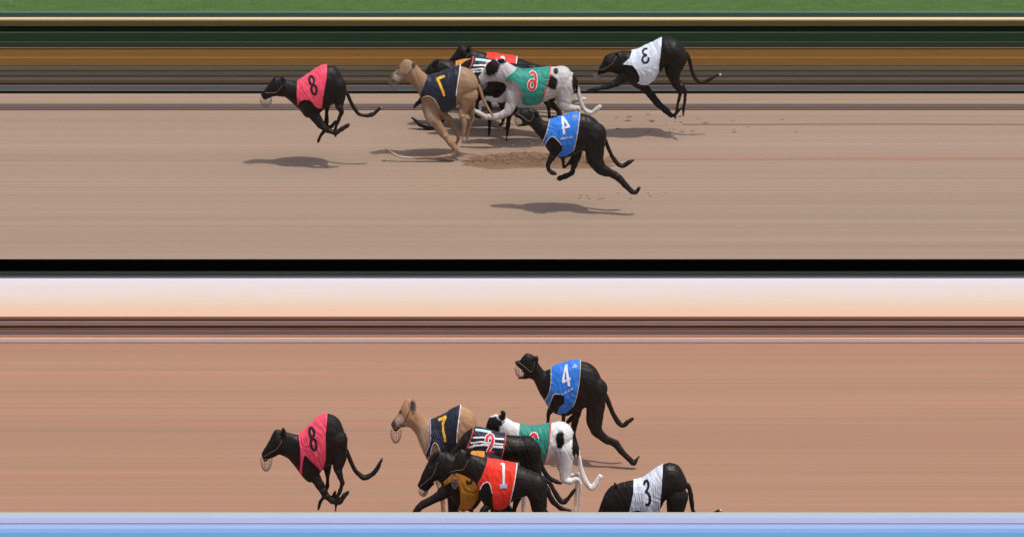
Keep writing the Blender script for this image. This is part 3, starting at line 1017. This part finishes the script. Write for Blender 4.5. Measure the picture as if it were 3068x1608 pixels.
d3u = dict(cloth=WHITEJ,
    body=[(1130,255,1110,320,32),(1110,210,1060,380,90),(1050,140,1000,380,110),(960,105,920,400,112),(890,120,860,470,114),(800,165,800,560,116),
          (720,200,720,600,118),(650,235,640,595,114),(590,250,560,570,106),(540,250,500,530,90),(490,248,450,490,72),(430,258,400,475,60),
          (360,275,340,460,56),(310,310,310,470,50),(280,370,285,475,42),(255,420,265,482,32),(235,470,250,492,18)],
    legs=[(-0.06,[(560,480,86),(490,520,60),(430,570,40),(330,610,28),(220,632,21),(150,642,15)]),
          (0.06,[(640,550,68),(735,640,44),(785,700,38),(850,780,34),(930,850,29),(985,898,22),(1020,890,16),(1078,832,10)]),
          (-0.06,[(1040,320,112),(1010,440,78),(1020,540,50),(1092,610,34),(1122,650,21),(1122,740,16),(1107,830,13),(1104,888,8)]),
          (0.06,[(980,330,80),(970,470,48),(1020,580,34),(1072,660,21),(1060,740,15),(1036,840,13),(1025,922,8)])],
    tail=[(1130,255,16),(1165,340,18),(1195,460,16),(1240,540,14),(1310,565,14),(1380,530,13),(1440,495,12),(1490,483,12)],
    extra=[(0.04,[(440,275,16),(430,258,10)])],
    jacket=[(896,20),(892,110),(875,270),(858,400),(858,470),(810,560),(740,606),(680,602),(640,580),(660,555),(660,500),(630,430),(590,390),(495,388),
            (560,330),(595,255),(600,170),(740,90)],
    prints=[('ink',17,False,[(744,224),(715,226),(694,246),(698,276),(736,290)]),('ink',19,False,[(736,290),(702,302),(688,335),(706,364),(732,366),(752,345),(756,312)])],
    patches=[(1488,483,20,24,(0.5,0.47,0.43))], eye=(320,350), muzzle=(235,490,42,60), strap=[(250,440),(300,430),(380,380),(430,300)])

d3l = dict(cloth=WHITEJ,
    body=[(1400,640,1380,720,32),(1370,560,1300,800,90),(1290,420,1230,820,110),(1170,372,1130,850,112),(1080,402,1060,950,114),(970,470,980,1080,116),
          (870,545,880,1150,118),(780,590,780,1160,114),(700,600,680,1120,106),(640,605,590,1120,92),(560,625,505,1110,74),(480,650,430,1090,62),
          (400,680,380,1080,58),(340,740,335,1075,52),(300,820,310,1075,44),(260,920,285,1085,34),(220,1020,255,1100,26),(198,1070,225,1110,15)],
    legs=[(-0.06,[(740,1090,110),(700,1250,60),(640,1400,40),(560,1600,28),(520,1750,26)]),
          (0.06,[(780,1080,90),(840,1300,50),(900,1450,34),(940,1600,26),(920,1750,24)]),
          (-0.06,[(1270,820,145),(1265,960,112),(1250,1100,80),(1330,1200,50),(1370,1300,32),(1350,1500,24),(1300,1750,22)]),
          (0.06,[(1220,850,100),(1200,1000,70),(1230,1150,50),(1290,1300,30),(1270,1500,22),(1220,1750,22)])],
    tail=[(1400,650,22),(1440,760,26),(1460,900,24),(1480,1010,22),(1540,1100,20),(1640,1120,18),(1730,1050,17),(1800,1004,17),(1850,998,14)],
    extra=[(0.04,[(470,690,20),(450,650,16),(442,632,8)])],
    jacket=[(1086,260),(1082,400),(1065,650),(1050,850),(1040,1050),(1000,1140),(860,1165),(830,1100),(800,1010),(745,990),(690,1010),(650,1080),(625,1060),
            (650,960),(690,780),(695,600),(700,500),(900,380)],
    prints=[('ink',32,False,[(830,665),(842,620),(872,604),(890,640),(888,690),(868,735),(846,752)]),
            ('ink',34,False,[(846,752),(884,768),(908,820),(908,885),(880,932),(850,912)])],
    lines=[('fold_grey',5,[(700+o, 760+abs(o-60)*0.3), (715+o*1.05, 880), (760+o*1.12-40, 1015)]) for o in (8, 34, 60, 92)] +
          [('fold_grey',5,[(945+o, 640+o*0.5), (958+o, 800), (962+o*0.9, 1000)]) for o in (0, 30, 62, 90)],
    patches=[(1850,998,26,26,(0.5,0.47,0.43))], eye=(340,830), strap=[(290,960),(350,940),(420,870)])

d2l = dict(cloth=STRIPE,
    body=[(700,430,690,480,32),(680,390,640,560,92),(620,355,560,600,110),(520,358,480,620,112),(400,345,400,640,114),(300,325,310,690,116),
          (200,290,220,710,116),(110,272,120,680,106),(50,275,10,560,85),(-20,320,-60,520,66),(-70,380,-110,540,58),(-110,450,-150,580,54),
          (-150,500,-190,610,48),(-200,560,-220,630,36),(-250,600,-255,650,24),(-280,625,-280,655,14)],
    legs=[(-0.06,[(640,500,112),(660,640,88),(700,780,58),(800,900,34),(870,1020,26),(950,1085,24),(1040,1106,15)]),
          (0.06,[(600,520,90),(600,700,60),(650,850,35),(730,950,24),(720,1150,18),(690,1490,16)]),
          (-0.06,[(150,600,82),(100,760,50),(60,900,32),(40,1150,20),(20,1490,16)]),
          (0.06,[(200,620,80),(220,800,40),(260,1000,24),(240,1490,16)])],
    tail=[(700,440,17),(725,560,19),(762,680,20),(820,770,21),(880,810,20),(960,835,12)],
    jacket=[(404,200),(396,330),(375,460),(345,570),(330,690),(220,730),(100,700),(60,600),(-10,490),(30,400),(72,280),(78,180)],
    trims=[('trim_red',9,[(398,310),(375,460),(346,570)]),('trim_red',9,[(75,270),(32,400),(-6,490)])],
    prints=[('ice',24,False,[(82,292),(150,300),(240,318)]),('white',17,False,[(58,372),(150,368),(250,380),(372,388)]),
            ('white',15,False,[(36,425),(140,412),(260,428),(368,440)]),('white',24,False,[(16,478),(80,445),(180,440),(280,462),(364,466)]),
            ('navy',8,False,[(80,432),(140,432)]),('navy',8,False,[(285,412),(350,414)]),
            ('white',42,False,[(194,408),(202,362),(230,342),(254,362),(258,410),(242,450),(218,495),(206,522)]),
            ('red',27,False,[(194,408),(202,362),(230,342),(254,362),(258,410),(242,450),(218,495),(206,522)]),
            ('red',20,False,[(200,520),(270,516)])],
    eye=None)

d5l = dict(cloth=ORANGE,
    body=[(1400,820,1390,870,32),(1370,770,1320,950,90),(1290,712,1250,1000,108),(1200,680,1180,1020,112),(1110,655,1100,1120,114),(1010,650,1020,1230,118),
          (910,660,930,1250,118),(830,680,850,1220,110),(760,660,760,1090,94),(710,650,690,990,75),(660,640,640,935,64),(610,660,600,960,58),
          (560,720,570,1000,52),(520,800,545,1030,45),(485,880,515,1050,36),(455,950,490,1040,28),(437,985,465,1032,16)],
    legs=[(-0.06,[(745,1020,72),(680,1085,62),(600,1130,48),(500,1180,40),(440,1232,30),(380,1300,24),(320,1400,20),(290,1470,20)]),
          (0.04,[(800,1000,75),(800,1120,62),(800,1250,48),(790,1450,28),(770,1700,20)]),
          (-0.06,[(1330,880,100),(1340,1020,70),(1300,1140,45),(1400,1280,28),(1370,1450,18),(1340,1700,16)]),
          (0.06,[(1300,880,90),(1290,1020,60),(1260,1140,40),(1340,1280,24),(1310,1450,16),(1280,1700,16)])],
    tail=[(1400,830,15),(1440,930,15),(1470,1050,15),(1520,1100,12)],
    extra=[(0.04,[(600,730,20),(630,680,20),(655,650,14)]),(0,[(595,960,26),(545,1025,18),(500,1085,11)])],
    jacket=[(1140,500),(1130,640),(1100,800),(1070,950),(1056,1120),(985,1235),(930,1256),(862,1240),(876,1160),(872,1050),(858,980),(832,925),(780,950),
            (715,1005),(705,975),(760,910),(820,845),(830,690),(835,560),(1000,520)],
    trims=[('trim_white',14,[(1020,660),(1080,664),(1125,668)])],
    prints=[('ink',24,False,[(1015,800),(965,800),(955,862),(985,866),(998,915),(985,960),(958,970),(938,940)])],
    tongue=[(560,985,14),(530,1030,12),(505,1070,10)],
    eye=(555,810), muzzle=(500,1040,48,62), strap=[(470,1000),(530,950),(600,880),(640,760)])

d1l = dict(cloth=REDJ,
    body=[(745,745,735,800,32),(720,735,690,900,92),(640,705,600,960,110),(540,660,500,990,112),(450,630,430,1040,114),(360,610,360,1100,116),
          (280,595,280,1125,116),(215,590,200,1080,106),(160,575,130,980,92),(100,560,90,850,78),(60,545,30,790,68),(20,520,-10,770,60),
          (-40,485,-40,750,56),(-90,500,-80,740,52),(-130,580,-110,730,44),(-160,630,-140,740,34),(-185,655,-165,720,26),(-195,670,-180,710,15)],
    legs=[(-0.06,[(185,940,72),(215,1050,42),(170,1110,34),(100,1200,24),(80,1350,18),(130,1450,20)]),
          (0.06,[(260,1000,70),(320,1150,40),(360,1300,24),(340,1700,18)]),
          (-0.06,[(680,860,122),(720,1000,94),(740,1120,74),(850,1220,45),(930,1330,28),(900,1500,18),(870,1700,16)]),
          (0.06,[(600,850,80),(510,970,40),(475,1100,22),(490,1250,20),(480,1450,18),(440,1700,18)])],
    tail=[(745,760,16),(830,830,20),(890,930,20),(940,1010,24),(990,1015,22),(1045,950,18),(1095,885,10)],
    extra=[(0.04,[(5,560,18),(18,510,22),(40,480,14),(55,505,8)])],
    jacket=[(526,500),(512,620),(480,800),(450,950),(430,1040),(390,1100),(330,1120),(270,1112),(258,1050),(250,920),(225,830),(190,815),(150,850),(130,900),
            (115,930),(105,850),(150,760),(190,660),(215,590),(210,480)],
    trims=[('trim_white',10,[(513,615),(480,800),(450,950),(430,1040)]),('trim_white',10,[(252,925),(227,834),(190,818),(150,852),(130,902)])],
    prints=[('white',22,False,[(338,640),(368,636)]),('white',25,False,[(366,634),(370,850)]),('lilac',42,False,[(330,860),(404,858)])],
    tongue=[(-110,745,10),(-150,745,10)],
    eye=(-70,600), muzzle=(-125,770,42,120), strap=[(-170,720),(-110,700),(-40,690),(10,600)])

# lower track
dog(d4l, (1500, 1030), 2.04, 'black greyhound in blue number 4 jacket, highest dog on the lower pink track')
dog(d8l, (720, 1200), 0.10, 'black greyhound in pink number 8 jacket leading on the lower pink track')
dog(d7l, (1120, 1160), 0.20, 'fawn greyhound in black number 7 jacket on the lower pink track')
dog(d6l, (1400, 1200), -0.10, 'white greyhound with black patches, teal green jacket, on the lower pink track')
dog(d2l, (1400, 1200), -0.42, 'black greyhound in striped number 2 jacket at the heart of the lower pack')
dog(d5l, (1120, 1160), -0.73, 'black greyhound in orange yellow jacket, mouth open, in the lower pack', gz=0.0)
dog(d1l, (1400, 1200), -1.02, 'black greyhound in red number 1 jacket, nearest dog of the lower pack', gz=0.0)
dog(d3l, (1740, 1300), -1.0, 'black greyhound in white number 3 jacket trailing behind the lower rail', k=2104 / 480.0, gz=0.0)

# upper track
dog(d4u, (1460, 260), 9.39, 'black greyhound in blue jacket with reversed 4, lowest dog on the upper pale track')
dog(d8u, (720, 160), 10.73, 'black greyhound in pink number 8 jacket leading on the upper pale track')
dog(d7u, (1120, 120), 10.99, 'fawn greyhound in black jacket with reversed 7, planting a forepaw on the upper track')
dog(d6u, (1400, 120), 11.32, 'white greyhound with black head, teal green jacket with reversed 6, on the upper track')
d2u = affine(d2l, lambda y: 185 + (y - 275) * 0.77, 0.85, dict(
    legs=[(-0.06, [(650,330,92),(760,540,50),(820,670,20),(832,790,14),(836,880,12)]), (0.06, [(640,350,90),(800,580,45),(900,690,20),(950,770,16),(985,850,12)]),
          (-0.06, [(200,430,72),(380,640,40),(415,760,24),(412,860,21),(402,960,14),(400,1005,10)]), (0.06, [(180,440,70),(200,560,36),(230,700,22),(220,980,15)])]))
dog(d2u, (1400, 120), 11.62, 'black greyhound in striped navy and white jacket, mostly hidden behind the upper white dog')
d5u = affine(d5l, lambda y: 195 + (y - 645) * 0.78, 0.85, dict(
    legs=[(-0.06, [(720,640,60),(680,800,40),(620,885,32),(540,872,30),(465,848,25),(420,815,17),(394,792,10)]), (0.05, [(700,500,60),(560,560,42),(480,612,28),(432,650,21),(406,684,13)]),
          (-0.06, [(1330,380,90),(1340,490,60),(1300,600,38),(1390,690,24),(1370,800,16),(1340,890,14)]), (0.06, [(1300,380,80),(1290,490,52),(1260,600,34),(1340,690,20),(1310,800,15),(1280,890,14)])],
    tongue=None, muzzle=None, strap=None))
dog(d5u, (1120, 120), 11.93, 'black greyhound with a sliver of yellow jacket behind the fawn dog on the upper track')
d1u = affine(d1l, lambda y: 135 + (y - 585) * 0.80, 0.85, dict(tongue=None))
dog(d1u, (1400, 120), 12.27, 'black greyhound in red jacket at the back of the upper pack, beside the fence')
dog(d3u, (1720, 80), 11.57, 'black greyhound in white jacket with reversed 3, last dog on the upper track')

# ------------------------------------------------------------------ kicked-up sand
def grains(name, label, mat, pieces):
    bm = bmesh.new()
    for c, r, e in pieces:
        vs_ = [bm.verts.new(c + Vector(p)) for p in ((r * e, 0, 0), (-r * e, r * .2, 0), (0, r, r * .3), (0, -r, r * .2), (r * .2, 0, r), (0, 0, -r * .6))]
        for f in ((0, 2, 4), (2, 1, 4), (1, 3, 4), (3, 0, 4), (2, 0, 5), (1, 2, 5), (3, 1, 5), (0, 3, 5)):
            bm.faces.new([vs_[i] for i in f])
    me = bpy.data.meshes.new(name)
    bm.to_mesh(me); bm.free()
    o = obj(name, me, mat, None, False)
    return tag(o, label, 'sand', kind='stuff')

spray_m = plain_mat('flying_sand', lin(150, 120, 96), 0.95)
def heap(name, label, x0, x1, ya, yb, hmax, mat):
    """disturbed sand: low drawn-out ripples thrown up by the paws"""
    nx, ny = 150, 46
    bm = bmesh.new()
    g = []
    for j in range(ny + 1):
        row = []
        for i in range(nx + 1):
            u, v = i / nx, j / ny
            x, y = x0 + (x1 - x0) * u, ya + (yb - ya) * v
            env = math.sin(math.pi * v) ** 0.7 * min(1, u * 3.5) * min(1, (1 - u) * 2.2)
            env = max(0.0, env - 0.25 * abs(noise.noise((x * 6, y * 30, 12.0))))
            r = 0.5 + 0.5 * noise.noise((x * 3.0, y * 26, 1.0)) + 0.35 * noise.noise((x * 8, y * 55, 4.0)) + 0.15 * noise.noise((x * 40, y * 60, 8.0))
            row.append(bm.verts.new((x, y + 0.03 * noise.noise((x * 2, 0, 0)), -0.004 + hmax * env * max(0, r))))
        g.append(row)
    for j in range(ny):
        for i in range(nx):
            bm.faces.new((g[j][i], g[j][i + 1], g[j + 1][i + 1], g[j + 1][i]))
    me = bpy.data.meshes.new(name)
    bm.to_mesh(me); bm.free()
    return tag(obj(name, me, mat), label, 'sand', kind='stuff')
heap('kicked_up_sand', 'low brown heap of kicked up sand behind the fawn dog on the upper track', (1360 - IW / 2) / S, (1900 - IW / 2) / S,
     10.72, 11.16, 0.11, sand_mat('turned_sand', lin(132, 106, 86), lin(104, 82, 66), line=0.7))
pcs = []
for i in range(1300):
    t = random.random() ** 0.7
    x = (1380 + 420 * t - IW / 2) / S
    y = 10.95 + random.gauss(0, 0.03 + 0.08 * t)
    z = abs(random.gauss(0, 0.02 + 0.09 * t * (1 - 0.45 * t))) + 0.03
    pcs.append((Vector((x, y, z)), random.uniform(0.0012, 0.003), random.uniform(3, 9)))
for i in range(150):
    t = random.random()
    x = (1420 + 380 * t - IW / 2) / S
    pcs.append((Vector((x, 10.95 + random.gauss(0, 0.05), abs(random.gauss(0, 0.03 + 0.10 * t * (1.1 - t))) + 0.03)), random.uniform(0.002, 0.006), random.uniform(1.2, 4)))
grains('flying_grains', 'fine grains of sand flying above the turned sand on the upper track', spray_m, pcs)
clod_m = plain_mat('sand_clod', lin(120, 96, 80), 0.95)
pcs = []
for i in range(30):
    x = (random.triangular(1790, 2450, 1860) - IW / 2) / S
    y = y_of(random.uniform(345, 400))
    pcs.append((Vector((x, y, random.uniform(0.006, 0.02))), random.uniform(0.003, 0.008), random.uniform(2, 8)))
for i in range(16):
    x = (random.uniform(1720, 2000) - IW / 2) / S
    y = y_of(random.uniform(578, 600))
    pcs.append((Vector((x, y, 0.008)), random.uniform(0.003, 0.006), random.uniform(1.5, 4)))
grains('sand_clods', 'scattered clods of sand behind the last dogs on the upper track', clod_m, pcs)

# long thin furrows scored in the upper sand behind the dogs
def furrow(label, x0, x1, py, w, rgb):
    bm = bmesh.new()
    rows = []
    n = 90
    yc = y_of(py)
    for i in range(n + 1):
        x = x0 + (x1 - x0) * i / n
        ww = w * (0.55 + 0.6 * noise.noise((x * 0.9, py, 0))) * min(1, i / 12 + 0.15)
        yy = yc + 0.02 * noise.noise((x * 0.4, py, 5))
        rows.append([bm.verts.new((x, yy - ww, 0.0045)), bm.verts.new((x, yy, 0.014)), bm.verts.new((x, yy + ww, 0.0045))])
    for a, b in zip(rows, rows[1:]):
        for k in range(2):
            bm.faces.new((a[k], b[k], b[k + 1], a[k + 1]))
    me = bpy.data.meshes.new('sand_ridge')
    bm.to_mesh(me); bm.free()
    tag(obj('sand_ridge', me, streak_mat('damp_sand', lin(*rgb), amp=0.15, freq=40, xs=0.05, rough=0.95, spec=0.05)), label, 'sand ridge')
furrow('thin dark ridge of damp sand trailing right from the last upper dog', 1.7, 9.0, 375, 0.016, (118, 96, 82))
furrow('reddish brown ridge of damp sand running right from the upper blue-jacket dog', 0.2, 9.0, 478, 0.035, (150, 108, 86))
